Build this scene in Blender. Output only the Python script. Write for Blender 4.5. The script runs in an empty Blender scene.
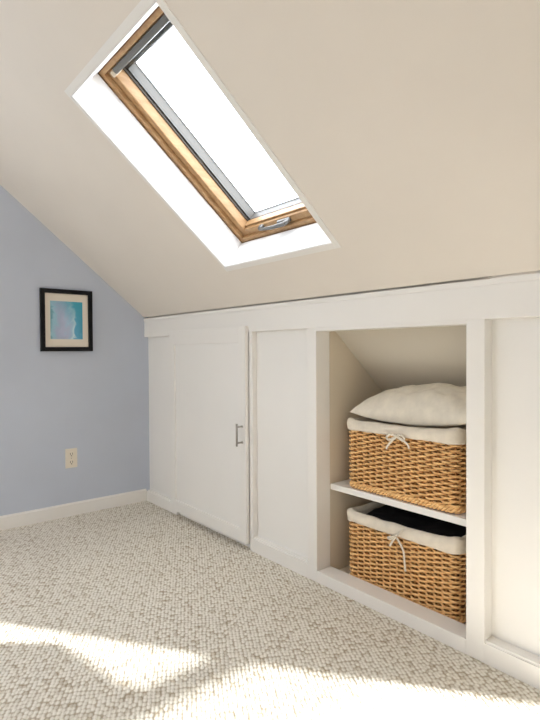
import bpy, bmesh, math, random
from math import sin, cos, pi, radians, sqrt, tan
from mathutils import Vector, Matrix, noise

random.seed(7)
C = bpy.context.scene.collection
SC = bpy.context.scene

# ------------------------------------------------------------------ measured place
H = 1.291                      # knee wall height
TH = radians(39.485)           # roof pitch
ST, CT = sin(TH), cos(TH)
XE, YE = 5.2, -4.79            # far ends of the attic
ZF = 2.6                       # flat part of the ceiling
SF = (ZF - H) / ST             # slope length up to the flat ceiling


def roof(x, s, d=0.0):
    """point on the north slope: s up the slope, d outwards through it"""
    return Vector((x, -s * CT + d * ST, H + s * ST + d * CT))


# ------------------------------------------------------------------ materials
def mat(name, color=(0.8, 0.8, 0.8), rough=0.6, metal=0.0, spec=0.4):
    m = bpy.data.materials.new(name)
    m.use_nodes = True
    b = m.node_tree.nodes['Principled BSDF']
    b.inputs['Base Color'].default_value = (*color, 1)
    b.inputs['Roughness'].default_value = rough
    b.inputs['Metallic'].default_value = metal
    b.inputs['Specular IOR Level'].default_value = spec
    return m


def nodes(m):
    nt = m.node_tree
    return nt, nt.nodes, nt.links, nt.nodes['Principled BSDF']


def paint(name, color, scale=60.0, bump=0.06, var=0.03, rough=0.6):
    """painted surface: faint roller texture and a trace of tone variation"""
    m = mat(name, color, rough)
    nt, N, L, b = nodes(m)
    tc = N.new('ShaderNodeTexCoord')
    n1 = N.new('ShaderNodeTexNoise'); n1.inputs['Scale'].default_value = scale; n1.inputs['Detail'].default_value = 4
    n2 = N.new('ShaderNodeTexNoise'); n2.inputs['Scale'].default_value = 2.2; n2.inputs['Detail'].default_value = 3
    L.new(tc.outputs['Object'], n1.inputs['Vector']); L.new(tc.outputs['Object'], n2.inputs['Vector'])
    r = N.new('ShaderNodeValToRGB')
    r.color_ramp.elements[0].position = 0.3; r.color_ramp.elements[1].position = 0.7
    r.color_ramp.elements[0].color = (*[c * (1 - var) for c in color], 1)
    r.color_ramp.elements[1].color = (*[min(1, c * (1 + var)) for c in color], 1)
    L.new(n2.outputs['Fac'], r.inputs['Fac']); L.new(r.outputs['Color'], b.inputs['Base Color'])
    bp = N.new('ShaderNodeBump'); bp.inputs['Strength'].default_value = bump; bp.inputs['Distance'].default_value = 0.002
    L.new(n1.outputs['Fac'], bp.inputs['Height']); L.new(bp.outputs['Normal'], b.inputs['Normal'])
    return m


CEIL = paint('cream_ceiling_paint', (0.765, 0.71, 0.645), 90, 0.10, 0.02, 0.8)
WHITE = paint('white_trim_paint', (0.82, 0.80, 0.77), 40, 0.04, 0.015, 0.45)
PANEL = paint('white_wall_paint', (0.82, 0.805, 0.78), 80, 0.06, 0.015, 0.6)
REVEAL = paint('bright_white_paint', (0.86, 0.86, 0.86), 80, 0.05, 0.01, 0.7)
BLUE = paint('grey_blue_wall_paint', (0.53, 0.575, 0.67), 90, 0.10, 0.03, 0.75)
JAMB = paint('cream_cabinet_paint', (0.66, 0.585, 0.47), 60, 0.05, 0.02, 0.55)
PLASTIC = mat('almond_plastic', (0.78, 0.72, 0.62), 0.35)
SLOT = mat('dark_slot', (0.03, 0.025, 0.02), 0.6)
BLACK = mat('black_frame_lacquer', (0.008, 0.008, 0.009), 0.5, 0, 0.2)
STEEL = mat('brushed_nickel', (0.36, 0.34, 0.31), 0.38, 0.9)
ALU = mat('grey_aluminium', (0.15, 0.152, 0.145), 0.4, 0.3)
CLAD = paint('pale_cladding', (0.105, 0.104, 0.10), 30, 0.03, 0.05, 0.5)
GASKET = mat('dark_gasket', (0.05, 0.04, 0.03), 0.7)
SATIN = mat('satin_grey_handle', (0.18, 0.18, 0.178), 0.3, 0.5)
MATBOARD = paint('cream_mat_board', (0.80, 0.73, 0.63), 200, 0.05, 0.01, 0.9)


def wood_mat():
    m = mat('honey_pine', (0.55, 0.33, 0.15), 0.42)
    nt, N, L, b = nodes(m)
    tc = N.new('ShaderNodeTexCoord')
    mp = N.new('ShaderNodeMapping'); mp.inputs['Rotation'].default_value = (TH, 0, 0)
    mp.inputs['Scale'].default_value = (14, 2.2, 14)
    n = N.new('ShaderNodeTexNoise'); n.inputs['Scale'].default_value = 3.0; n.inputs['Detail'].default_value = 6
    n.inputs['Distortion'].default_value = 0.6
    L.new(tc.outputs['Object'], mp.inputs['Vector']); L.new(mp.outputs['Vector'], n.inputs['Vector'])
    r = N.new('ShaderNodeValToRGB')
    r.color_ramp.elements[0].position = 0.3; r.color_ramp.elements[1].position = 0.72
    r.color_ramp.elements[0].color = (0.36, 0.20, 0.085, 1); r.color_ramp.elements[1].color = (0.48, 0.305, 0.155, 1)
    L.new(n.outputs['Fac'], r.inputs['Fac']); L.new(r.outputs['Color'], b.inputs['Base Color'])
    bp = N.new('ShaderNodeBump'); bp.inputs['Strength'].default_value = 0.1; bp.inputs['Distance'].default_value = 0.001
    L.new(n.outputs['Fac'], bp.inputs['Height']); L.new(bp.outputs['Normal'], b.inputs['Normal'])
    return m


WOOD = wood_mat()


def glass_mat():
    m = bpy.data.materials.new('window_glass'); m.use_nodes = True
    nt = m.node_tree; nt.nodes.clear()
    o = nt.nodes.new('ShaderNodeOutputMaterial')
    t = nt.nodes.new('ShaderNodeBsdfTransparent'); t.inputs['Color'].default_value = (0.95, 0.96, 0.96, 1)
    g = nt.nodes.new('ShaderNodeBsdfGlossy'); g.inputs['Roughness'].default_value = 0.02
    lw = nt.nodes.new('ShaderNodeLayerWeight'); lw.inputs['Blend'].default_value = 0.5
    pw = nt.nodes.new('ShaderNodeMath'); pw.operation = 'POWER'; pw.inputs[1].default_value = 5
    f = nt.nodes.new('ShaderNodeMath'); f.operation = 'MULTIPLY_ADD'; f.inputs[1].default_value = 0.96; f.inputs[2].default_value = 0.03
    nt.links.new(lw.outputs['Facing'], pw.inputs[0]); nt.links.new(pw.outputs[0], f.inputs[0])
    mx = nt.nodes.new('ShaderNodeMixShader')
    nt.links.new(f.outputs[0], mx.inputs[0]); nt.links.new(t.outputs[0], mx.inputs[1]); nt.links.new(g.outputs[0], mx.inputs[2])
    nt.links.new(mx.outputs[0], o.inputs[0])
    return m


GLASS = glass_mat()


def screen_mat():
    m = bpy.data.materials.new('sun_dimming_mesh'); m.use_nodes = True
    nt = m.node_tree; nt.nodes.clear()
    o = nt.nodes.new('ShaderNodeOutputMaterial')
    t = nt.nodes.new('ShaderNodeBsdfTransparent')
    d = nt.nodes.new('ShaderNodeBsdfDiffuse'); d.inputs['Color'].default_value = (0.1, 0.1, 0.1, 1)
    mx = nt.nodes.new('ShaderNodeMixShader'); mx.inputs[0].default_value = 0.38
    nt.links.new(t.outputs[0], mx.inputs[1]); nt.links.new(d.outputs[0], mx.inputs[2]); nt.links.new(mx.outputs[0], o.inputs[0])
    return m


def carpet_mat():
    m = mat('cream_berber_loop_carpet', (0.6, 0.55, 0.47), 0.95, 0, 0.1)
    nt, N, L, b = nodes(m)
    tc = N.new('ShaderNodeTexCoord')
    mp = N.new('ShaderNodeMapping'); mp.vector_type = 'TEXTURE'
    mp.inputs['Rotation'].default_value = (0, 0, radians(180 - 30.8))
    mp.inputs['Scale'].default_value = (0.0165, 0.0135, 1)
    L.new(tc.outputs['Object'], mp.inputs['Vector'])
    v = N.new('ShaderNodeTexVoronoi'); v.voronoi_dimensions = '2D'; v.feature = 'F1'
    v.inputs['Scale'].default_value = 1.0; v.inputs['Randomness'].default_value = 0.62
    L.new(mp.outputs['Vector'], v.inputs['Vector'])
    # colour: loop tone by cell, shade painted between the loops, odd brown flecks
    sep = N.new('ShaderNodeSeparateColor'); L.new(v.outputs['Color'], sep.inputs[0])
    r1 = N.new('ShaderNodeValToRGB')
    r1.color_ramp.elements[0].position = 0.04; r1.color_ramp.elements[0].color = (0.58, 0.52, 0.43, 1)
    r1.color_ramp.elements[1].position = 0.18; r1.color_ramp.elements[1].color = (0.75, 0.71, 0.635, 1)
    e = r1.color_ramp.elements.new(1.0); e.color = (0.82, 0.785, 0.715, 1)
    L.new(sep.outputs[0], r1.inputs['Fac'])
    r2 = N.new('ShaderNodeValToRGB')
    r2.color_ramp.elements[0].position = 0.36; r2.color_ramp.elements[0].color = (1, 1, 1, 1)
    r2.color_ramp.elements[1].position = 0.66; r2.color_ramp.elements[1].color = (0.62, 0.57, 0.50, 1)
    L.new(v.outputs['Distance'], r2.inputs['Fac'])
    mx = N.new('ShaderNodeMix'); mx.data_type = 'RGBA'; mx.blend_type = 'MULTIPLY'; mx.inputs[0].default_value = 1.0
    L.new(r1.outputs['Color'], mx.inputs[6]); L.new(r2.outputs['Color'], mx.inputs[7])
    # grooves between the rows of loops, their shade painted in too
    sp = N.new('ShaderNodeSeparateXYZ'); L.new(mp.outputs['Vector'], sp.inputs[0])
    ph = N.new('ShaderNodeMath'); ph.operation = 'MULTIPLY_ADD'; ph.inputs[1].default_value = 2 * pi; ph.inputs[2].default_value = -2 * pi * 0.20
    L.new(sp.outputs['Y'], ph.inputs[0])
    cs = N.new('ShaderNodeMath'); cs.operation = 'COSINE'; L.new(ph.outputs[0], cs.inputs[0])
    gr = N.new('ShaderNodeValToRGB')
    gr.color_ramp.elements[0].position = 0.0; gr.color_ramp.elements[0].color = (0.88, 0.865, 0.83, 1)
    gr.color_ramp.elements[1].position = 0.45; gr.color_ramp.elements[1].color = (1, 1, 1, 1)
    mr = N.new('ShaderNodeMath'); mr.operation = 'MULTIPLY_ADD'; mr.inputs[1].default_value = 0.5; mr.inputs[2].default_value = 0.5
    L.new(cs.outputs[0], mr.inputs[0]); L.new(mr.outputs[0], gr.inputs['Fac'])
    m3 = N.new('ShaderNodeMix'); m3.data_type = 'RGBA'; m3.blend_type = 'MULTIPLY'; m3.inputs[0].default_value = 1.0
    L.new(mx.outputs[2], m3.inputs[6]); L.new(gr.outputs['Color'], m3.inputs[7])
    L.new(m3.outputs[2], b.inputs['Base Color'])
    inv = N.new('ShaderNodeMath'); inv.operation = 'MULTIPLY'; inv.inputs[1].default_value = -1
    L.new(v.outputs['Distance'], inv.inputs[0])
    nz = N.new('ShaderNodeTexNoise'); nz.inputs['Scale'].default_value = 260; nz.inputs['Detail'].default_value = 2
    L.new(tc.outputs['Object'], nz.inputs['Vector'])
    ad = N.new('ShaderNodeMath'); ad.operation = 'MULTIPLY_ADD'; ad.inputs[1].default_value = 0.35
    L.new(nz.outputs['Fac'], ad.inputs[0]); L.new(inv.outputs[0], ad.inputs[2])
    ad2 = N.new('ShaderNodeMath'); ad2.operation = 'MULTIPLY_ADD'; ad2.inputs[1].default_value = 0.22
    L.new(cs.outputs[0], ad2.inputs[0]); L.new(ad.outputs[0], ad2.inputs[2]); ad = ad2
    bp = N.new('ShaderNodeBump'); bp.inputs['Strength'].default_value = 0.4; bp.inputs['Distance'].default_value = 0.006
    L.new(ad.outputs[0], bp.inputs['Height']); L.new(bp.outputs['Normal'], b.inputs['Normal'])
    return m


def wicker_mat():
    m = mat('honey_wicker', (0.5, 0.3, 0.12), 0.5)
    nt, N, L, b = nodes(m)
    tc = N.new('ShaderNodeTexCoord')
    mp = N.new('ShaderNodeMapping'); mp.inputs['Scale'].default_value = (16, 16, 50)
    n = N.new('ShaderNodeTexNoise'); n.inputs['Scale'].default_value = 2.0; n.inputs['Detail'].default_value = 5
    L.new(tc.outputs['Object'], mp.inputs['Vector']); L.new(mp.outputs['Vector'], n.inputs['Vector'])
    r = N.new('ShaderNodeValToRGB')
    r.color_ramp.elements[0].position = 0.32; r.color_ramp.elements[0].color = (0.66, 0.36, 0.135, 1)
    r.color_ramp.elements[1].position = 0.68; r.color_ramp.elements[1].color = (0.95, 0.64, 0.30, 1)
    L.new(n.outputs['Fac'], r.inputs['Fac']); L.new(r.outputs['Color'], b.inputs['Base Color'])
    return m


def fabric_mat(name, color, scale=420):
    m = mat(name, color, 0.9, 0, 0.15)
    nt, N, L, b = nodes(m)
    tc = N.new('ShaderNodeTexCoord')
    n = N.new('ShaderNodeTexNoise'); n.inputs['Scale'].default_value = scale; n.inputs['Detail'].default_value = 3
    n3 = N.new('ShaderNodeTexNoise'); n3.inputs['Scale'].default_value = 22; n3.inputs['Detail'].default_value = 4
    L.new(tc.outputs['Object'], n.inputs['Vector']); L.new(tc.outputs['Object'], n3.inputs['Vector'])
    r = N.new('ShaderNodeValToRGB')
    r.color_ramp.elements[0].position = 0.3; r.color_ramp.elements[0].color = (*[c * 0.9 for c in color], 1)
    r.color_ramp.elements[1].position = 0.7; r.color_ramp.elements[1].color = (*[min(1, c * 1.06) for c in color], 1)
    L.new(n3.outputs['Fac'], r.inputs['Fac']); L.new(r.outputs['Color'], b.inputs['Base Color'])
    ad = N.new('ShaderNodeMath'); ad.operation = 'MULTIPLY_ADD'; ad.inputs[1].default_value = 0.25
    L.new(n.outputs['Fac'], ad.inputs[0]); L.new(n3.outputs['Fac'], ad.inputs[2])
    bp = N.new('ShaderNodeBump'); bp.inputs['Strength'].default_value = 0.35; bp.inputs['Distance'].default_value = 0.004
    L.new(ad.outputs[0], bp.inputs['Height']); L.new(bp.outputs['Normal'], b.inputs['Normal'])
    return m


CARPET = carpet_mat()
WICKER = wicker_mat()
STAKE = mat('shade_darkened_cane', (0.40, 0.20, 0.07), 0.6)  # cane brown darkened to deepen the shadow spots beside the stakes
CORE = mat('weave_gap_shade', (0.20, 0.10, 0.035), 0.8)  # dark brown stands in for shade in the weave gaps
LINER = fabric_mat('cream_cotton', (0.76, 0.69, 0.585))
LINEN = fabric_mat('oatmeal_linen', (0.80, 0.745, 0.64))
DARKCLOTH = fabric_mat('black_cloth', (0.012, 0.011, 0.012))


def art_mat():
    """loose abstract wash: teal at the top right, lilac in the middle, deep blue low right, white sweeps"""
    m = mat('abstract_blue_print', (0.3, 0.6, 0.7), 0.7)
    nt, N, L, b = nodes(m)
    tc = N.new('ShaderNodeTexCoord')
    sep = N.new('ShaderNodeSeparateXYZ'); L.new(tc.outputs['Generated'], sep.inputs[0])
    n = N.new('ShaderNodeTexNoise'); n.inputs['Scale'].default_value = 3.2; n.inputs['Detail'].default_value = 5
    n.inputs['Distortion'].default_value = 1.2
    L.new(tc.outputs['Generated'], n.inputs['Vector'])
    # position left-to-right plus noise picks the wash
    ad = N.new('ShaderNodeMath'); ad.operation = 'MULTIPLY_ADD'; ad.inputs[1].default_value = 0.55
    sb = N.new('ShaderNodeMath'); sb.operation = 'SUBTRACT'; sb.inputs[1].default_value = 0.27
    L.new(n.outputs['Fac'], ad.inputs[0]); L.new(sep.outputs['Y'], sb.inputs[0]); L.new(sb.outputs[0], ad.inputs[2])
    r = N.new('ShaderNodeValToRGB')
    els = r.color_ramp.elements
    els[0].position = 0.0; els[0].color = (0.16, 0.36, 0.44, 1)
    els[1].position = 1.0; els[1].color = (0.08, 0.33, 0.48, 1)
    for p, c in ((0.10, (0.33, 0.55, 0.66, 1)), (0.28, (0.40, 0.46, 0.62, 1)), (0.45, (0.46, 0.50, 0.66, 1)),
                 (0.58, (0.38, 0.56, 0.72, 1)), (0.70, (0.62, 0.78, 0.84, 1)), (0.80, (0.14, 0.42, 0.62, 1))):
        e = els.new(p); e.color = c
    L.new(ad.outputs[0], r.inputs['Fac'])
    # teal wash that grows towards the top
    rz = N.new('ShaderNodeValToRGB')
    rz.color_ramp.elements[0].position = 0.55; rz.color_ramp.elements[0].color = (0, 0, 0, 1)
    rz.color_ramp.elements[1].position = 1.0; rz.color_ramp.elements[1].color = (1, 1, 1, 1)
    m2 = N.new('ShaderNodeMath'); m2.operation = 'MULTIPLY'
    a2 = N.new('ShaderNodeMath'); a2.operation = 'MULTIPLY_ADD'; a2.inputs[1].default_value = 0.5
    L.new(sep.outputs['Y'], a2.inputs[0])
    h2 = N.new('ShaderNodeMath'); h2.operation = 'MULTIPLY'; h2.inputs[1].default_value = 0.62
    L.new(sep.outputs['Z'], h2.inputs[0]); L.new(h2.outputs[0], a2.inputs[2])
    L.new(a2.outputs[0], rz.inputs['Fac'])
    mx = N.new('ShaderNodeMix'); mx.data_type = 'RGBA'
    L.new(rz.outputs['Color'], mx.inputs[0]); L.new(r.outputs['Color'], mx.inputs[6]); mx.inputs[7].default_value = (0.06, 0.36, 0.48, 1)
    L.new(mx.outputs[2], b.inputs['Base Color'])
    return m


# ------------------------------------------------------------------ mesh helpers
def link(name, bm, m, parent=None, smooth=False):
    bmesh.ops.recalc_face_normals(bm, faces=bm.faces)
    me = bpy.data.meshes.new(name); bm.to_mesh(me); bm.free()
    me.materials.append(m)
    if smooth:
        for p in me.polygons:
            p.use_smooth = True
    o = bpy.data.objects.new(name, me); C.objects.link(o)
    if parent is not None:
        o.parent = parent
        o.matrix_parent_inverse = Matrix.Translation(-parent.location)
    return o


def hexa(bm, pts, bevel=0.0):
    """eight points, bottom ring then top ring"""
    v = [bm.verts.new(p) for p in pts]
    fs = [bm.faces.new([v[i] for i in q]) for q in
          ((3, 2, 1, 0), (4, 5, 6, 7), (0, 1, 5, 4), (1, 2, 6, 5), (2, 3, 7, 6), (3, 0, 4, 7))]
    if bevel:
        es = list({e for f in fs for e in f.edges})
        bmesh.ops.bevel(bm, geom=es, offset=bevel, segments=2, affect='EDGES', profile=0.5)


def box(bm, x0, x1, y0, y1, z0, z1, bevel=0.0):
    hexa(bm, [(x0, y0, z0), (x1, y0, z0), (x1, y1, z0), (x0, y1, z0),
              (x0, y0, z1), (x1, y0, z1), (x1, y1, z1), (x0, y1, z1)], bevel)


def rbox(bm, x0, x1, s0, s1, d0, d1, bevel=0.0):
    """box aligned with the north roof slope"""
    hexa(bm, [roof(x0, s0, d0), roof(x1, s0, d0), roof(x1, s1, d0), roof(x0, s1, d0),
              roof(x0, s0, d1), roof(x1, s0, d1), roof(x1, s1, d1), roof(x0, s1, d1)], bevel)


def tube(bm, pts, r, seg=8, closed=False, flat=1.0, caps=True):
    pts = [Vector(p) for p in pts]
    n = len(pts); rings = []
    prev = None
    for i, p in enumerate(pts):
        if closed:
            t = pts[(i + 1) % n] - pts[i - 1]
        else:
            t = pts[min(i + 1, n - 1)] - pts[max(i - 1, 0)]
        t.normalize()
        ref = Vector((0, 0, 1)) if abs(t.z) < 0.9 else Vector((0, 1, 0))
        a = t.cross(ref).normalized(); b2 = a.cross(t).normalized()
        if prev is not None and a.dot(prev) < 0:
            a = -a; b2 = -b2
        prev = a
        rr = r[i] if isinstance(r, (list, tuple)) else r
        rings.append([bm.verts.new(p + a * rr * cos(2 * pi * k / seg) * flat + b2 * rr * sin(2 * pi * k / seg)) for k in range(seg)])
    for i in range(n if closed else n - 1):
        A, B = rings[i], rings[(i + 1) % n]
        for k in range(seg):
            bm.faces.new((A[k], A[(k + 1) % seg], B[(k + 1) % seg], B[k]))
    if not closed and caps:
        bm.faces.new(rings[0]); bm.faces.new(rings[-1])


def B():
    return bmesh.new()


def single(name, m, parent, fn, *a, **k):
    bm = B(); fn(bm, *a, **k); return link(name, bm, m, parent)


def structure(o, label=None, cat=None):
    o['kind'] = 'structure'
    if label: o['label'] = label
    if cat: o['category'] = cat
    return o


def empty(name, loc):
    e = bpy.data.objects.new(name, None); e.location = loc; e.empty_display_size = 0.1
    C.objects.link(e); return e


def thing(name, loc, label, cat, group=None):
    e = empty(name, loc); e['label'] = label; e['category'] = cat
    if group: e['group'] = group
    return e


# ------------------------------------------------------------------ room shell
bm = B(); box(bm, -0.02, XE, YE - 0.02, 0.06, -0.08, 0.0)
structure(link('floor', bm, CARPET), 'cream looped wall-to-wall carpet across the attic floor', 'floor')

# north slope with the roof-window hole, flat middle, south slope with two holes
WX0, WX1, WS0, WS1 = 1.293, 2.007, 0.2635, 1.207
TK = 0.20
bm = B()
rbox(bm, -0.1, WX0, 0, SF + 0.1, 0, TK)
rbox(bm, WX1, XE + 0.1, 0, SF + 0.1, 0, TK)
rbox(bm, WX0, WX1, 0, WS0, 0, TK)
rbox(bm, WX0, WX1, WS1, SF + 0.1, 0, TK)
structure(link('ceiling', bm, CEIL), 'cream sloped attic ceiling around the roof window', 'ceiling')
yF = -SF * CT
bm = B(); box(bm, -0.1, XE + 0.1, -3.2, yF, ZF, ZF + 0.15)
structure(link('ceiling.001', bm, CEIL), 'cream flat middle strip of the attic ceiling', 'ceiling')


def sroof(x, s, d=0.0):
    """south slope, mirrored about y = -2.395"""
    p = roof(x, s, d); return Vector((x, -4.79 - p.y, p.z))


def srbox(bm, x0, x1, s0, s1, d0, d1, bevel=0.0):
    hexa(bm, [sroof(x0, s0, d0), sroof(x1, s0, d0), sroof(x1, s1, d0), sroof(x0, s1, d0),
              sroof(x0, s0, d1), sroof(x1, s0, d1), sroof(x1, s1, d1), sroof(x0, s1, d1)], bevel)


S0, S1 = 0.45, 1.70
SH = [(0.15, 1.55)]  # roof window opening added to bring fill light into the room
bm = B()
xs = [-0.1] + [v for h in SH for v in h] + [XE + 0.1]
for i in range(0, len(xs), 2):
    srbox(bm, xs[i], xs[i + 1], 0, SF + 0.1, 0, TK)
for a, b_ in SH:
    srbox(bm, a, b_, 0, S0, 0, TK); srbox(bm, a, b_, S1, SF + 0.1, 0, TK)
structure(link('ceiling.002', bm, CEIL), 'cream sloped ceiling on the side away from the knee wall', 'ceiling')
for k, (a, b_) in enumerate(SH):
    w = structure(empty('window_%d' % (k + 3), sroof((a + b_) / 2, S0)), 'added unseen roof window giving fill light in the slope away from the knee wall', 'window')
    bm = B()
    srbox(bm, a, a + 0.05, S0, S1, 0.10, 0.16); srbox(bm, b_ - 0.05, b_, S0, S1, 0.10, 0.16)
    srbox(bm, a + 0.05, b_ - 0.05, S0, S0 + 0.05, 0.10, 0.16); srbox(bm, a + 0.05, b_ - 0.05, S1 - 0.05, S1, 0.10, 0.16)
    link('window_frame', bm, WOOD, w)
    single('pane', GLASS, w, srbox, a + 0.05, b_ - 0.05, S0 + 0.05, S1 - 0.05, 0.13, 0.134)

# blue gable wall, with a window further along it, outside the picture
GY0, GY1, GZ0, GZ1 = -2.92, -2.0, 0.62, 2.12
bm = B()
box(bm, -0.1, 0, GY1, 0.2, -0.05, 3.0)
box(bm, -0.1, 0, YE - 0.2, GY0, -0.05, 3.0)
box(bm, -0.1, 0, GY0, GY1, -0.05, GZ0); box(bm, -0.1, 0, GY0, GY1, GZ1, 3.0)
structure(link('wall_left', bm, BLUE), 'grey-blue painted gable wall', 'wall')
w2 = structure(empty('window_2', (0, (GY0 + GY1) / 2, GZ0)), 'white sash window in the grey-blue gable wall', 'window')
bm = B()
for z0, z1 in ((GZ0, GZ0 + 0.05), (1.300, 1.385), (GZ1 - 0.05, GZ1)):
    box(bm, -0.075, -0.035, GY0 + 0.04, GY1 - 0.02, z0, z1)
box(bm, -0.075, -0.035, GY0, GY0 + 0.04, GZ0, GZ1); box(bm, -0.075, -0.035, GY1 - 0.02, GY1, GZ0, GZ1)
link('window_frame', bm, WHITE, w2)
single('pane', GLASS, w2, box, -0.06, -0.056, GY0 + 0.04, GY1 - 0.02, GZ0 + 0.05, 1.300)
single('pane', GLASS, w2, box, -0.06, -0.056, GY0 + 0.04, GY1 - 0.02, 1.385, GZ1 - 0.05)
single('sun_dimming_screen', screen_mat(), w2, box, -0.088, -0.087, GY0, GY1, GZ0, 1.63)  # unseen screen added to dim the sun through the lower panes

# gable wall behind the camera, with a window added for fill light
RY0, RY1, RZ0, RZ1 = -3.25, -2.5, 1.0, 2.0
bm = B()
box(bm, XE, XE + 0.1, YE - 0.2, RY0, -0.05, 3.0); box(bm, XE, XE + 0.1, RY1, 0.2, -0.05, 3.0)
box(bm, XE, XE + 0.1, RY0, RY1, -0.05, RZ0); box(bm, XE, XE + 0.1, RY0, RY1, RZ1, 3.0)
structure(link('wall_behind', bm, PANEL), 'white gable wall opposite the grey-blue one', 'wall')
w5 = structure(empty('window_4', (XE, (RY0 + RY1) / 2, RZ0)), 'added unseen white window giving fill light in the white gable wall', 'window')
bm = B()
box(bm, XE + 0.03, XE + 0.07, RY0, RY0 + 0.05, RZ0, RZ1); box(bm, XE + 0.03, XE + 0.07, RY1 - 0.05, RY1, RZ0, RZ1)
box(bm, XE + 0.03, XE + 0.07, RY0 + 0.05, RY1 - 0.05, RZ0, RZ0 + 0.05); box(bm, XE + 0.03, XE + 0.07, RY0 + 0.05, RY1 - 0.05, RZ1 - 0.05, RZ1)
link('window_frame', bm, WHITE, w5)
single('pane', GLASS, w5, box, XE + 0.05, XE + 0.054, RY0 + 0.05, RY1 - 0.05, RZ0 + 0.05, RZ1 - 0.05)
bm = B(); box(bm, -0.1, XE + 0.1, YE - 0.1, YE, -0.05, 1.5)
structure(link('wall_back', bm, PANEL), 'white low wall on the side away from the shelves', 'wall')

# knee wall: recessed painted boarding behind the face boards
AX0, AX1 = 1.71, 2.436          # alcove opening
bm = B()
box(bm, -0.05, 1.65, 0.03, 0.088, 0, 1.34)
box(bm, 1.65, 2.50, 0.03, 0.088, 1.15, 1.34)
box(bm, 2.50, XE + 0.1, 0.05, 0.10, 0, 1.34)
structure(link('wall_right', bm, PANEL), 'white panelled knee wall under the sloped ceiling', 'wall')


def board(n, label, x0, x1, y0, y1, z0, z1, bevel=0.002, m=None, cat='trim'):
    bm = B(); box(bm, x0, x1, y0, y1, z0, z1, bevel)
    return structure(link('trim_%d' % n, bm, m or WHITE), label, cat)


board(1, 'long white frieze board at the top of the knee wall', 0.0, XE, 0.0, 0.05, 1.152, 1.284, 0.0015)
board(2, 'thin white lath along the top edge of the frieze board', 0.0, XE, -0.005, 0.0, 1.262, 1.282, 0.0015)
board(3, 'white upright board beside the cupboard door handle', 1.2125, 1.240, 0.0, 0.03, 0.0, 1.152)
board(4, 'white upright board left of the cupboard door', 0.36, 0.44, 0.0, 0.03, 0.0, 1.152)
board(5, 'white upright board on the left of the shelf opening', 1.65, AX0, 0.0, 0.088, 0.0, 1.152)
board(6, 'white upright board on the right of the shelf opening', AX1, 2.502, 0.0, 0.088, 0.0, 1.152)
board(7, 'white sill board under the shelf opening', AX0, AX1, 0.0, 0.088, 0.0, 0.053)
board(8, 'white head board over the shelf opening', AX0, AX1, 0.0, 0.088, 1.138, 1.152, 0.001)


board(9, 'low white board below the cupboard door', 0.36, 1.2125, 0.020, 0.03, 0.0, 0.030)


def skirting(name, label, x0, x1, y0, y1, z1, axis):
    """baseboard with an eased top edge; axis is the way it faces"""
    bm = B(); box(bm, x0, x1, y0, y1, 0, z1)
    es = [e for e in bm.edges if all(abs(v.co.z - z1) < 1e-6 for v in e.verts) and
          (all(abs(v.co.y - y0) < 1e-6 for v in e.verts) if axis == 'y' else all(abs(v.co.x - x1) < 1e-6 for v in e.verts))]
    bmesh.ops.bevel(bm, geom=es, offset=0.008, segments=3, affect='EDGES')
    return structure(link(name, bm, WHITE), label, 'baseboard')


skirting('baseboard_left', 'white baseboard along the foot of the grey-blue wall', 0.0, 0.014, YE, 0.0, 0.082, 'x')
skirting('baseboard_right', 'short white baseboard between the corner and cupboard door', 0.014, 0.36, 0.0, 0.03, 0.075, 'y')
skirting('baseboard_right.001', 'white baseboard between the cupboard door and shelf opening', 1.238, 1.65, 0.0, 0.03, 0.075, 'y')
skirting('baseboard_right.002', 'white baseboard right of the shelf opening', 2.502, XE, 0.0, 0.05, 0.075, 'y')

# ------------------------------------------------------------------ roof window
w1 = structure(empty('window_1', roof((WX0 + WX1) / 2, WS0)), 'pine-framed roof window in the sloped ceiling', 'window')
ID = 0.165
bm = B()      # white plaster lining of the shaft, a thin skin inside the hole
rbox(bm, WX0, WX0 + 0.004, WS0, WS1, 0.0, 0.24); rbox(bm, WX1 - 0.004, WX1, WS0, WS1, 0.0, 0.24)
rbox(bm, WX0 + 0.004, WX1 - 0.004, WS0, WS0 + 0.004, 0.0, 0.24); rbox(bm, WX0 + 0.004, WX1 - 0.004, WS1 - 0.004, WS1, 0.0, 0.24)
link('reveal_lining', bm, REVEAL, w1)
bm = B()      # narrow bead around the hole on the ceiling face
cw = 0.027
rbox(bm, WX1, WX1 + cw, WS0 - cw, WS1 + cw, -0.003, 0.002, 0.001)
rbox(bm, WX0 - 0.012, WX0, WS0 - cw, WS1 + cw, -0.003, 0.002, 0.001)
rbox(bm, WX0, WX1, WS0 - cw, WS0, -0.003, 0.002, 0.001)
rbox(bm, WX0, WX1, WS1, WS1 + cw, -0.003, 0.002, 0.001)
link('casing_bead', bm, WHITE, w1)
fx0, fx1, fs0, fs1 = WX0 + 0.004, WX1 - 0.004, WS0 + 0.004, WS1 - 0.004
bm = B()      # outer frame
fw = 0.022
rbox(bm, fx0, fx0 + fw, fs0, fs1, ID, 0.27, 0.002); rbox(bm, fx1 - fw, fx1, fs0, fs1, ID, 0.27, 0.002)
rbox(bm, fx0 + fw, fx1 - fw, fs0, fs0 + fw, ID, 0.27, 0.002); rbox(bm, fx0 + fw, fx1 - fw, fs1 - fw, fs1, ID, 0.27, 0.002)
link('frame', bm, WOOD, w1)
bm = B()      # dark brown gasket where the frame meets the lining
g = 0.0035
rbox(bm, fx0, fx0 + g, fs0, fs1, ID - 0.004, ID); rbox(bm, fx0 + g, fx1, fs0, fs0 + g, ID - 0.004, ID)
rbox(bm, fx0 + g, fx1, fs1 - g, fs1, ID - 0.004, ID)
link('frame_gasket', bm, mat('brown_gasket', (0.16, 0.08, 0.03), 0.7), w1)
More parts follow.
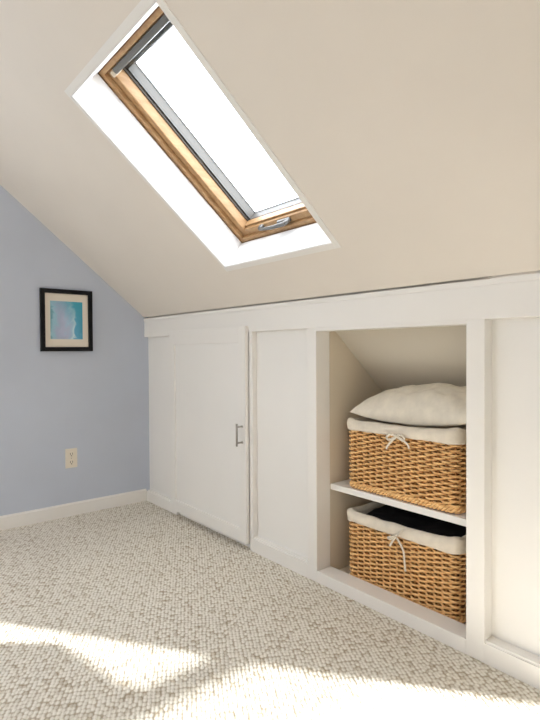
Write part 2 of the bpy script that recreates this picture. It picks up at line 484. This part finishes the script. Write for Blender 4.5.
sash = empty('sash', roof((WX0 + WX1) / 2, fs0 + fw, 0.2)); sash.parent = w1
sash.matrix_parent_inverse = Matrix.Translation(-w1.location)
sx0, sx1, ss0, ss1 = fx0 + fw, fx1 - fw, fs0 + fw, fs1 - fw
sw = 0.034


def ring(bm, x0, x1, s0, s1, w, d0, d1, bev=0.0):
    rbox(bm, x0, x0 + w, s0, s1, d0, d1, bev); rbox(bm, x1 - w, x1, s0, s1, d0, d1, bev)
    rbox(bm, x0 + w, x1 - w, s0, s0 + w, d0, d1, bev); rbox(bm, x0 + w, x1 - w, s1 - w, s1, d0, d1, bev)


bpy.data.objects.remove(sash)
bm = B()
rbox(bm, sx0, sx0 + sw, ss0, ss1, 0.183, 0.240, 0.004); rbox(bm, sx1 - sw, sx1, ss0, ss1, 0.183, 0.240, 0.004)
rbox(bm, sx0 + sw, sx1 - sw, ss0, ss0 + sw, 0.183, 0.240, 0.004); rbox(bm, sx0 + sw, sx1 - sw, ss1 - 0.026, ss1, 0.183, 0.240, 0.004)
rbox(bm, sx0 + sw, sx1 - sw, ss0 + sw, ss0 + sw + 0.010, 0.200, 0.240, 0.003)
so = link('sash', bm, WOOD, w1)
bm = B(); ring(bm, sx0 + sw, sx1 - sw, ss0 + sw, ss1 - 0.026, 0.005, 0.232, 0.240)
go = link('glazing_gasket', bm, GASKET, so)
go.matrix_parent_inverse = Matrix.Identity(4); go.parent = w1; go.matrix_parent_inverse = Matrix.Translation(-w1.location)
bm = B(); rbox(bm, sx0 + 0.01, sx1 - 0.01, ss0 + 0.01, ss1 - 0.01, 0.240, 0.246)
link('pane', bm, GLASS, w1)
bm = B()      # pale metal cladding outside the pane
ring(bm, sx0 + 0.012, sx1 - 0.012, ss0 + 0.012, ss1 - 0.012, sw - 0.004, 0.247, 0.295)
link('outer_cladding', bm, CLAD, w1)
bm = B(); ring(bm, sx0 + sw + 0.007, sx1 - sw - 0.007, ss0 + sw + 0.007, ss1 - sw - 0.007, 0.004, 0.292, 0.297)
link('drip_edge', bm, ALU, w1)
bm = B()      # grey ventilation bar under the top rail
rbox(bm, sx0 + 0.050, sx1 - 0.035, 1.152, 1.178, 0.176, 0.225, 0.004)
link('ventilation_bar', bm, ALU, w1)
bm = B()
rbox(bm, sx0 + 0.022, sx0 + 0.050, 1.150, 1.174, 0.176, 0.215, 0.004)
link('bar_bracket', bm, mat('pale_bracket', (0.62, 0.55, 0.45), 0.4), w1)
# operator handle on the bottom rail
hb = B()
rbox(hb, 1.60, 1.68, fs0 + fw + 0.010, fs0 + fw + 0.030, 0.168, 0.186, 0.004)
hp = link('handle', hb, SATIN, w1)
hb = B()
pts = [roof(1.685, fs0 + fw + 0.022, 0.165), roof(1.66, fs0 + fw + 0.024, 0.148), roof(1.60, fs0 + fw + 0.026, 0.142),
       roof(1.53, fs0 + fw + 0.028, 0.147), roof(1.50, fs0 + fw + 0.029, 0.150)]
tube(hb, pts, [0.010, 0.010, 0.009, 0.007, 0.006], 10)
lev = link('lever', hb, SATIN, hp, True); lev.matrix_parent_inverse = Matrix.Identity(4)
hb = B(); rbox(hb, 1.475, 1.50, fs0 + fw + 0.018, fs0 + fw + 0.034, 0.160, 0.186, 0.003)
kp = link('keeper', hb, SATIN, hp); kp.matrix_parent_inverse = Matrix.Identity(4)

# ------------------------------------------------------------------ cupboard door
dX0, dX1, dY, dZ0, dZ1 = 0.405, 1.209, -0.022, 0.036, 1.180
door = thing('cupboard_door', ((dX0 + dX1) / 2, dY, dZ0), 'white framed cupboard door with a small bar handle in the knee wall', 'door')
st, tr, br = 0.056, 0.086, 0.070
bm = B(); box(bm, dX0 + st - 0.008, dX1 - st + 0.008, dY + 0.009, dY + 0.017, dZ0 + br - 0.008, dZ1 - tr + 0.008)
link('door_panel', bm, PANEL, door)
bm = B(); box(bm, dX0, dX0 + st, dY, 0.0, dZ0, dZ1, 0.0015); link('stile', bm, WHITE, door)
bm = B(); box(bm, dX1 - st, dX1, dY, 0.0, dZ0, dZ1, 0.0015); link('stile', bm, WHITE, door)
bm = B(); box(bm, dX0 + st, dX1 - st, dY, 0.0, dZ1 - tr, dZ1, 0.0015); link('rail', bm, WHITE, door)
bm = B(); box(bm, dX0 + st, dX1 - st, dY, 0.0, dZ0, dZ0 + br, 0.0015); link('rail', bm, WHITE, door)
hx, hz0, hz1 = 1.178, 0.552, 0.670
hb = B(); tube(hb, [(hx, dY - 0.035, hz0), (hx, dY - 0.035, hz1)], 0.0055, 12)
hd = link('handle', hb, STEEL, door, True); hd['label'] = 'brushed nickel bar handle'
for z in (hz0 + 0.017, hz1 - 0.017):
    hb = B(); tube(hb, [(hx, dY - 0.033, z), (hx, dY - 0.006, z), (hx, dY, z)], [0.0045, 0.0045, 0.007], 10)
    hq = link('handle_post', hb, STEEL, hd, True); hq.matrix_parent_inverse = Matrix.Identity(4)

# ------------------------------------------------------------------ built-in shelves
cab = thing('built_in_shelf_unit', ((AX0 + AX1) / 2, 0.088, 0.0), 'cream open shelf cubby with one shelf built into the knee wall', 'shelf unit')
CY0, CY1 = 0.088, 0.76
zc = lambda y: 1.25 - 0.87 * y


def prism_yz(bm, prof, x0, x1):
    a = [bm.verts.new((x0, y, z)) for y, z in prof]; b2 = [bm.verts.new((x1, y, z)) for y, z in prof]
    bm.faces.new(a); bm.faces.new(b2[::-1])
    for i in range(len(prof)):
        j = (i + 1) % len(prof); bm.faces.new((a[i], a[j], b2[j], b2[i]))


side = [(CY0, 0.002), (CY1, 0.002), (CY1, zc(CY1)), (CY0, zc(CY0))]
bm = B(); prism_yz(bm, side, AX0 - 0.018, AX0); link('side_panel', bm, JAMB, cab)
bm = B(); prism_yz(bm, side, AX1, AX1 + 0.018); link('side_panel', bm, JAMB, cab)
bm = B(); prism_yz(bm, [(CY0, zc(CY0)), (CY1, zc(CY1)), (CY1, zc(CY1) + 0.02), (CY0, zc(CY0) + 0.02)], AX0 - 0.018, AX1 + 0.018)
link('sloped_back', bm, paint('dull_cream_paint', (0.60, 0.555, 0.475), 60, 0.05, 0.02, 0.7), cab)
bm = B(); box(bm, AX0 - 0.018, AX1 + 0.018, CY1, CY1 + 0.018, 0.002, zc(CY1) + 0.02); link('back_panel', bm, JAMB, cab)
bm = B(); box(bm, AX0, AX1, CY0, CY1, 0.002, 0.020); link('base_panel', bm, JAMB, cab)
SZ = 0.436
bm = B(); box(bm, AX0, AX1, CY0 + 0.002, CY1, SZ - 0.027, SZ, 0.002); link('shelf', bm, WHITE, cab)

# ------------------------------------------------------------------ baskets
BX0, BX1, BY0, BY1 = 1.80, 2.347, 0.100, 0.520


def perimeter(hx_, hy_, r, step):
    """points and outward normals round a rounded rectangle centred on 0"""
    segs = []
    L1, L2, La = 2 * (hx_ - r), 2 * (hy_ - r), pi * r / 2
    tot = 2 * (L1 + L2) + 4 * La
    n = max(8, int(round(tot / step)))
    out = []
    for i in range(n):
        t = tot * i / n
        for (kind, ln, c) in (('b', L1, 0), ('a', La, 0), ('r', L2, 0), ('a', La, 1), ('t', L1, 0), ('a', La, 2), ('l', L2, 0), ('a', La, 3)):
            if t <= ln: break
            t -= ln
        if kind == 'b': p, nn = (-(hx_ - r) + t, -hy_), (0, -1)
        elif kind == 'r': p, nn = (hx_, -(hy_ - r) + t), (1, 0)
        elif kind == 't': p, nn = ((hx_ - r) - t, hy_), (0, 1)
        elif kind == 'l': p, nn = (-hx_, (hy_ - r) - t), (-1, 0)
        else:
            cx_, cy_ = (((hx_ - r), -(hy_ - r)), ((hx_ - r), (hy_ - r)), (-(hx_ - r), (hy_ - r)), (-(hx_ - r), -(hy_ - r)))[c]
            a = -pi / 2 + c * pi / 2 + t / r
            nn = (cos(a), sin(a)); p = (cx_ + r * nn[0], cy_ + r * nn[1])
        out.append((Vector((p[0], p[1], 0)), Vector((nn[0], nn[1], 0))))
    return out


def ribbon(bm, pts, w, th=0.0012):
    """flat tape along pts, facing -y"""
    pts = [Vector(p) for p in pts]
    for k in range(len(pts) - 1):
        pass
    rings = []
    for i, p in enumerate(pts):
        t = (pts[min(i + 1, len(pts) - 1)] - pts[max(i - 1, 0)]).normalized()
        a = t.cross(Vector((0, 1, 0)))
        if a.length < 1e-3: a = Vector((1, 0, 0))
        a.normalize()
        f = a.cross(t).normalized()
        rings.append([bm.verts.new(p + a * w / 2 + f * th), bm.verts.new(p - a * w / 2 + f * th),
                      bm.verts.new(p - a * w / 2 - f * th), bm.verts.new(p + a * w / 2 - f * th)])
    for A, Bq in zip(rings, rings[1:]):
        for k in range(4):
            bm.faces.new((A[k], A[(k + 1) % 4], Bq[(k + 1) % 4], Bq[k]))
    bm.faces.new(rings[0]); bm.faces.new(rings[-1])


def spline(ctrl, n=8):
    ctrl = [Vector(c) for c in ctrl]; out = []
    P = [ctrl[0] * 2 - ctrl[1]] + ctrl + [ctrl[-1] * 2 - ctrl[-2]]
    for i in range(1, len(P) - 2):
        for k in range(n):
            t = k / n
            out.append(0.5 * ((2 * P[i]) + (-P[i - 1] + P[i + 1]) * t + (2 * P[i - 1] - 5 * P[i] + 4 * P[i + 1] - P[i + 2]) * t * t +
                              (-P[i - 1] + 3 * P[i] - 3 * P[i + 1] + P[i + 2]) * t ** 3))
    out.append(ctrl[-1]); return out


def basket(label, z0, wh, seed, bow):
    """z0 shelf height, wh height up to where the cloth starts"""
    rnd = random.Random(seed)
    cx_, cy_ = (BX0 + BX1) / 2, (BY0 + BY1) / 2
    hx_, hy_, r = (BX1 - BX0) / 2 - 0.008, (BY1 - BY0) / 2 - 0.008, 0.035
    e = thing('wicker_basket', (cx_, cy_, z0), label, 'basket', 'wicker baskets on the built-in shelves')
    O = Vector((cx_, cy_, z0))
    top = wh + 0.026
    # woven body
    sub = 6
    base = perimeter(hx_, hy_, r, 0.0345)
    ns = len(base) - len(base) % 2
    tot_step = (4 * (hx_ + hy_ - 2 * r) + 2 * pi * r) / ns
    ring_ = perimeter(hx_, hy_, r, tot_step / sub)
    n = len(ring_)
    bm = B()
    pitch = 0.0095; z = 0.030; row = 0
    while z < top:
        j = rnd.random() * 6
        pts = []
        for i, (p, nn) in enumerate(ring_):
            w = cos(pi * i / sub + pi * row)
            flare = 0.003 * (z / top)
            dz = 0.0012 * sin(i * 0.13 + j) + rnd.uniform(-0.0004, 0.0004)
            pts.append(O + p + nn * (w * 0.0092 + flare) + Vector((0, 0, z + dz)))
        tube(bm, pts, 0.0044, 6, closed=True)
        z += pitch; row += 1
    wv = link('woven_side', bm, WICKER, e, True)
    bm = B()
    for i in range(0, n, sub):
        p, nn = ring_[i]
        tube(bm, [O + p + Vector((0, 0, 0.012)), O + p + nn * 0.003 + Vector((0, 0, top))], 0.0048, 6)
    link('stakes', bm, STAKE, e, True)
    # braided foot
    bm = B()
    for ph in range(3):
        pts = []
        for i, (p, nn) in enumerate(ring_):
            a = 2 * pi * i / (sub * 1.5) + ph * 2 * pi / 3
            k = round(n / (sub * 1.5)); a = 2 * pi * k * i / n + ph * 2 * pi / 3
            pts.append(O + p + nn * (0.0015 + 0.006 * cos(a)) + Vector((0, 0, 0.0165 + 0.0095 * sin(a))))
        tube(bm, pts, 0.0062, 6, closed=True)
    link('braided_foot', bm, WICKER, e, True)
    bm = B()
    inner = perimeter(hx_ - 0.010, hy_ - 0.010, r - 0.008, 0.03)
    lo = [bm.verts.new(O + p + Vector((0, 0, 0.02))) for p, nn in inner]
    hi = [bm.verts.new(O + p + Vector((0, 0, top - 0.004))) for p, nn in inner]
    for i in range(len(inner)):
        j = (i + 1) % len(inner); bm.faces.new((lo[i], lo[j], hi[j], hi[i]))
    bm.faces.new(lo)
    link('base', bm, CORE, e)  # bottom and inner shell, dark so the weave gaps read as shaded
    # cloth liner: skirt outside, rolled over the rim, down the inside to the bottom
    fine = perimeter(hx_, hy_, r, 0.012)
    m = len(fine)
    prof = [(0.010, wh - 0.001), (0.0185, wh - 0.001), (0.020, wh + 0.010), (0.0205, wh + 0.020), (0.018, wh + 0.032),
            (0.010, wh + 0.040), (0.000, wh + 0.0425), (-0.012, wh + 0.038), (-0.018, wh + 0.025), (-0.019, 0.15), (-0.021, 0.04), (-0.03, 0.028)]
    bm = B(); rings = []
    for k, (o_, zz) in enumerate(prof):
        rg = []
        for i, (p, nn) in enumerate(fine):
            q = O + p
            wr = noise.noise(Vector((i * 0.22, k * 0.55, seed))) * 0.0045 + noise.noise(Vector((i * 0.6, k * 0.3, seed + 9))) * 0.0022
            # fullness gathers at the corners
            corner = (abs(nn.x) * abs(nn.y)) * 2
            dz = 0.0
            if 2 < k < 9:
                dz = 0.016 * max(0, p.x / hx_ - 0.3) + 0.006 * corner + noise.noise(Vector((i * 0.16, 3.3, seed))) * 0.004
            if k < 2: dz = noise.noise(Vector((i * 0.35, 1.7, seed))) * 0.0025
            oo = o_ + (wr if k < 9 else 0) + (0.003 * corner if k < 6 else 0)
            rg.append(bm.verts.new(q + nn * oo + Vector((0, 0, zz + dz))))
        rings.append(rg)
    for A, Bq in zip(rings, rings[1:]):
        for i in range(m):
            j = (i + 1) % m; bm.faces.new((A[i], A[j], Bq[j], Bq[i]))
    bm.faces.new(rings[-1])
    ln = link('liner', bm, LINER, e, True)
    ln['label'] = 'cream cotton liner folded over the rim'
    # tied tape on the front
    yb = -hy_ - 0.024
    bx = bow[0]
    bm = B()
    for ctrl in bow[1]:
        pts = spline([(bx + a * 1.15, yb - dp, wh + c * 1.15) for a, c, dp in ctrl], 8)
        ribbon(bm, [O + p for p in pts], 0.0085)
    kn = [O + Vector((bx - 0.006, yb - 0.004, wh + bow[2])), O + Vector((bx, yb - 0.007, wh + bow[2] + 0.001)), O + Vector((bx + 0.007, yb - 0.004, wh + bow[2]))]
    tube(bm, kn, [0.005, 0.0075, 0.005], 8)
    t = link('bow', bm, LINER, ln, True); t.matrix_parent_inverse = Matrix.Identity(4)
    t['label'] = 'tied cream tape bow'
    # short tie ends at the right-hand corner
    return e


bow_up = (0.016, [
    [(0, 0.000, 0.004), (-0.022, 0.006, 0.012), (-0.040, -0.006, 0.010), (-0.030, -0.014, 0.008), (0, 0.000, 0.006)],
    [(0, 0.000, 0.004), (0.020, 0.010, 0.013), (0.036, 0.000, 0.012), (0.028, -0.010, 0.008), (0, 0.000, 0.006)],
    [(0, 0.000, 0.006), (-0.018, -0.016, 0.008), (-0.040, -0.038, 0.004), (-0.046, -0.050, 0.002)],
    [(0, 0.000, 0.006), (0.022, -0.004, 0.010), (0.046, -0.020, 0.007), (0.052, -0.036, 0.004)]], 0.002)
bow_lo = (0.010, [
    [(0, 0.000, 0.004), (0.014, 0.016, 0.010), (0.030, 0.034, 0.009), (0.036, 0.040, 0.007)],
    [(0, 0.000, 0.004), (-0.014, -0.002, 0.012), (-0.030, -0.010, 0.010), (-0.020, -0.012, 0.008), (0, 0.000, 0.006)],
    [(0, 0.000, 0.006), (-0.012, -0.018, 0.008), (-0.026, -0.040, 0.004)],
    [(0, 0.000, 0.006), (0.018, -0.010, 0.011), (0.034, -0.040, 0.007), (0.036, -0.075, 0.003), (0.040, -0.110, 0.003)]], 0.002)
basket('cream lined wicker basket on the upper shelf, under the cushion', SZ, 0.265, 11, bow_up)
basket('cream lined wicker basket on the cubby floor, below the shelf', 0.020, 0.272, 23, bow_lo)

# dark cloth lying in the lower basket
bm = B()
bmx, bmy = (BX0 + BX1) / 2, (BY0 + BY1) / 2
nx, ny = 26, 20
grid = {}
for i in range(nx + 1):
    for j in range(ny + 1):
        u, v = -1 + 2 * i / nx, -1 + 2 * j / ny
        rr = max(0.0, 1 - (abs(u) ** 4 + abs(v) ** 4))
        z = 0.303 + 0.026 * rr ** 0.3 + 0.022 * max(0, v + 0.2) * rr ** 0.3 + noise.noise(Vector((u * 2.2, v * 2.2, 4))) * 0.012
        grid[(i, j, 1)] = bm.verts.new((bmx + u * 0.240, bmy + v * 0.178, z))
        grid[(i, j, 0)] = bm.verts.new((bmx + u * 0.215, bmy + v * 0.150, 0.058 + 0.012 * (1 - rr)))
for i in range(nx):
    for j in range(ny):
        bm.faces.new([grid[q] for q in ((i, j, 1), (i + 1, j, 1), (i + 1, j + 1, 1), (i, j + 1, 1))])
        bm.faces.new([grid[q] for q in ((i, j + 1, 0), (i + 1, j + 1, 0), (i + 1, j, 0), (i, j, 0))])
for i in range(nx):
    for j in (0, ny):
        bm.faces.new([grid[q] for q in ((i, j, 0), (i + 1, j, 0), (i + 1, j, 1), (i, j, 1))])
for j in range(ny):
    for i in (0, nx):
        bm.faces.new([grid[q] for q in ((i, j, 0), (i, j + 1, 0), (i, j + 1, 1), (i, j, 1))])
dc = link('folded_cloth', bm, DARKCLOTH, None, True)
dc['label'] = 'black folded cloth filling the lower wicker basket'; dc['category'] = 'cloth'

# ------------------------------------------------------------------ cushion
def cushion():
    bm = B()
    nu, nv = 56, 40
    cx_, cy_ = 2.112, 0.290
    hw, hd = 0.305, 0.176
    V = {}
    for sgn in (1, -1):
        for i in range(nu + 1):
            for j in range(nv + 1):
                if sgn == -1 and (i in (0, nu) or j in (0, nv)):
                    V[(i, j, -1)] = V[(i, j, 1)]; continue
                u, v = -1 + 2 * i / nu, -1 + 2 * j / nv
                # sides bow inwards between the pinched corners
                px = u * (hw - 0.018 * (1 - v * v) * abs(u)); py = v * (hd - 0.018 * (1 - u * u) * abs(v))
                body = (1 - u ** 2) ** 0.34 * (1 - abs(v) ** 2.6) ** 0.5 if abs(u) < 1 and abs(v) < 1 else 0
                wr = noise.noise(Vector((u * 2.6, v * 2.2, sgn * 3))) * 0.016 + noise.noise(Vector((u * 6, v * 5, sgn * 5))) * 0.007
                lean = 0.010 * u + 0.012 * v
                if sgn == 1:
                    z = 0.800 + lean + body * (0.104 + wr + 0.006 * max(0, u)) - 0.024 * max(0, v)
                else:
                    z = 0.800 + lean - body * (0.030 + wr * 0.6)
                z -= 0.036 * (1 - u * u) * max(0, -v) ** 1.5 + 0.004 * u * u
                z += noise.noise(Vector((u * 9, v * 7, 2))) * 0.0035 * body
                V[(i, j, sgn)] = bm.verts.new((cx_ + px, cy_ + py, z))
    for sgn in (1, -1):
        for i in range(nu):
            for j in range(nv):
                q = [V[(i, j, sgn)], V[(i + 1, j, sgn)], V[(i + 1, j + 1, sgn)], V[(i, j + 1, sgn)]]
                if len(set(q)) == 4:
                    try: bm.faces.new(q if sgn == 1 else q[::-1])
                    except ValueError: pass
    o = link('cushion', bm, LINEN, None, True)
    o['label'] = 'cream linen cushion lying on top of the upper wicker basket'; o['category'] = 'cushion'
    return o


cushion()

# ------------------------------------------------------------------ picture and outlet on the blue wall
PY0, PY1, PZ0, PZ1 = -0.697, -0.374, 1.056, 1.447
pic = thing('picture_frame', (0.0, (PY0 + PY1) / 2, PZ0), 'small black framed blue abstract print hanging on the grey-blue wall', 'picture')
fwid = 0.027
for n_, a in (('frame', (PY0, PY0 + fwid, PZ0, PZ1)), ('frame', (PY1 - fwid, PY1, PZ0, PZ1)),
              ('frame', (PY0 + fwid, PY1 - fwid, PZ0, PZ0 + fwid)), ('frame', (PY0 + fwid, PY1 - fwid, PZ1 - fwid, PZ1))):
    pass
bm = B()
for a in ((PY0, PY0 + fwid, PZ0, PZ1), (PY1 - fwid, PY1, PZ0, PZ1), (PY0 + fwid, PY1 - fwid, PZ0, PZ0 + fwid), (PY0 + fwid, PY1 - fwid, PZ1 - fwid, PZ1)):
    box(bm, 0.001, 0.022, *a, 0.0015)
link('frame', bm, BLACK, pic)
single('mat_board', MATBOARD, pic, box, 0.002, 0.010, PY0 + fwid - 0.002, PY1 - fwid + 0.002, PZ0 + fwid - 0.002, PZ1 - fwid + 0.002)
single('print', art_mat(), pic, box, 0.0095, 0.0112, -0.637, -0.437, 1.133, 1.372)

OY, OZ = -0.517, 0.370
outl = thing('wall_outlet', (0.0, OY, OZ), 'almond electrical outlet plate low on the grey-blue wall', 'outlet')
single('cover_plate', PLASTIC, outl, box, 0.0, 0.006, OY - 0.0375, OY + 0.0375, OZ - 0.062, OZ + 0.062, 0.002)
for dz in (-0.026, 0.026):
    s_ = single('socket', PLASTIC, outl, box, 0.0055, 0.0085, OY - 0.017, OY + 0.017, OZ + dz - 0.018, OZ + dz + 0.018, 0.003)
    for k, (a, b_, c, d) in enumerate(((-0.008, -0.005, -0.004, 0.009), (0.005, 0.008, -0.004, 0.009), (-0.003, 0.003, -0.013, -0.007))):
        q = single('slot', SLOT, s_, box, 0.0082, 0.0089, OY + a, OY + b_, OZ + dz + c, OZ + dz + d)
        q.matrix_parent_inverse = Matrix.Identity(4)
bm = B(); tube(bm, [(0.005, OY, OZ), (0.0072, OY, OZ)], 0.003, 10)
link('screw', bm, STEEL, outl)

# ------------------------------------------------------------------ added unseen drape on the gable window, its edge cut to shape the sun patch
edge = [(0.62, -2.12), (0.84, -2.11), (0.95, -2.035), (1.04, -2.10), (1.15, -2.18), (1.25, -2.26)]
bm = B(); n = 40; rows = []
for z, yr in edge:
    r_ = []
    for i in range(n + 1):
        y = -3.0 + (yr + 3.0) * i / n
        r_.append(bm.verts.new((0.03 + 0.012 * sin(i * 1.3), y, z)))
    rows.append(r_)
for A, Bq in zip(rows, rows[1:]):
    for i in range(n): bm.faces.new((A[i], A[i + 1], Bq[i + 1], Bq[i]))
cu = link('shadow_drape', bm, fabric_mat('shadow_drape_cloth', (0.6, 0.56, 0.48)), None, True)
sol = cu.modifiers.new('thickness', 'SOLIDIFY'); sol.thickness = 0.003
cu['label'] = 'added unseen cream half drape that shapes the sun patch on the carpet'; cu['category'] = 'shadow_drape'

# ------------------------------------------------------------------ sky and sun
W = bpy.data.worlds.new('overcast_sky'); SC.world = W; W.use_nodes = True
nt = W.node_tree; nt.nodes.clear()
o = nt.nodes.new('ShaderNodeOutputWorld'); bg = nt.nodes.new('ShaderNodeBackground')
tc = nt.nodes.new('ShaderNodeTexCoord')
nz = nt.nodes.new('ShaderNodeTexNoise'); nz.inputs['Scale'].default_value = 2.5; nz.inputs['Detail'].default_value = 6
cr = nt.nodes.new('ShaderNodeValToRGB')
cr.color_ramp.elements[0].position = 0.35; cr.color_ramp.elements[0].color = (0.80, 0.88, 1.0, 1)
cr.color_ramp.elements[1].position = 0.65; cr.color_ramp.elements[1].color = (1.0, 0.99, 0.98, 1)
nt.links.new(tc.outputs['Generated'], nz.inputs['Vector']); nt.links.new(nz.outputs['Fac'], cr.inputs['Fac'])
nt.links.new(cr.outputs['Color'], bg.inputs['Color']); bg.inputs['Strength'].default_value = 4.5
nt.links.new(bg.outputs[0], o.inputs['Surface'])

sd = bpy.data.lights.new('sun', 'SUN'); sd.energy = 20.0; sd.angle = radians(1.5); sd.color = (1.0, 0.985, 0.965)
su = bpy.data.objects.new('sun', sd); C.objects.link(su)
direction = Vector((1.0, 0.70, -0.671)).normalized()
su.rotation_euler = direction.to_track_quat('-Z', 'Y').to_euler(); su.location = (-3, -4, 4)


def portal(name, loc, normal, sx, sy, updir):
    d = bpy.data.lights.new(name, 'AREA'); d.shape = 'RECTANGLE'; d.size = sx; d.size_y = sy; d.cycles.is_portal = True
    ob = bpy.data.objects.new(name, d); C.objects.link(ob)
    z = -Vector(normal).normalized(); y = Vector(updir).normalized(); x = y.cross(z)
    ob.matrix_world = Matrix((( x.x, y.x, z.x, loc[0]), (x.y, y.y, z.y, loc[1]), (x.z, y.z, z.z, loc[2]), (0, 0, 0, 1)))


portal('roof_window_portal', roof((WX0 + WX1) / 2, (WS0 + WS1) / 2, 0.31), (0, -ST, -CT), WX1 - WX0, WS1 - WS0, (0, -CT, ST))
for a, b_ in SH:
    portal('south_window_portal', sroof((a + b_) / 2, (S0 + S1) / 2, 0.21), (0, ST, -CT), b_ - a, S1 - S0, (0, CT, ST))
portal('gable_window_portal', (-0.11, (GY0 + GY1) / 2, (GZ0 + GZ1) / 2), (1, 0, 0), GY1 - GY0, GZ1 - GZ0, (0, 0, 1))
portal('rear_window_portal', (XE + 0.11, (RY0 + RY1) / 2, (RZ0 + RZ1) / 2), (-1, 0, 0), RY1 - RY0, RZ1 - RZ0, (0, 0, 1))

# ------------------------------------------------------------------ camera
cd = bpy.data.cameras.new('camera'); cam = bpy.data.objects.new('camera', cd); C.objects.link(cam)
cd.sensor_fit = 'HORIZONTAL'; cd.sensor_width = 24.0; cd.lens = 517.145 / 540 * 24
cd.clip_start = 0.02
yaw, pitch, roll = radians(39.618), radians(-0.993), radians(-0.336)
f = Vector((-cos(yaw) * cos(pitch), sin(yaw) * cos(pitch), sin(pitch)))
r = f.cross(Vector((0, 0, 1))).normalized(); u = r.cross(f)
r2 = r * cos(roll) + u * sin(roll); u2 = -r * sin(roll) + u * cos(roll)
cam.matrix_world = Matrix(((r2.x, u2.x, -f.x, 3.3689), (r2.y, u2.y, -f.y, -1.6416), (r2.z, u2.z, -f.z, 1.05), (0, 0, 0, 1)))
SC.camera = cam

SC.view_settings.view_transform = 'Standard'
SC.view_settings.look = 'None'
SC.view_settings.exposure = 1.0
SC.view_settings.gamma = 1.0
SC.cycles.max_bounces = 16
SC.cycles.diffuse_bounces = 10
SC.cycles.transparent_max_bounces = 16
SC.cycles.use_denoising = True
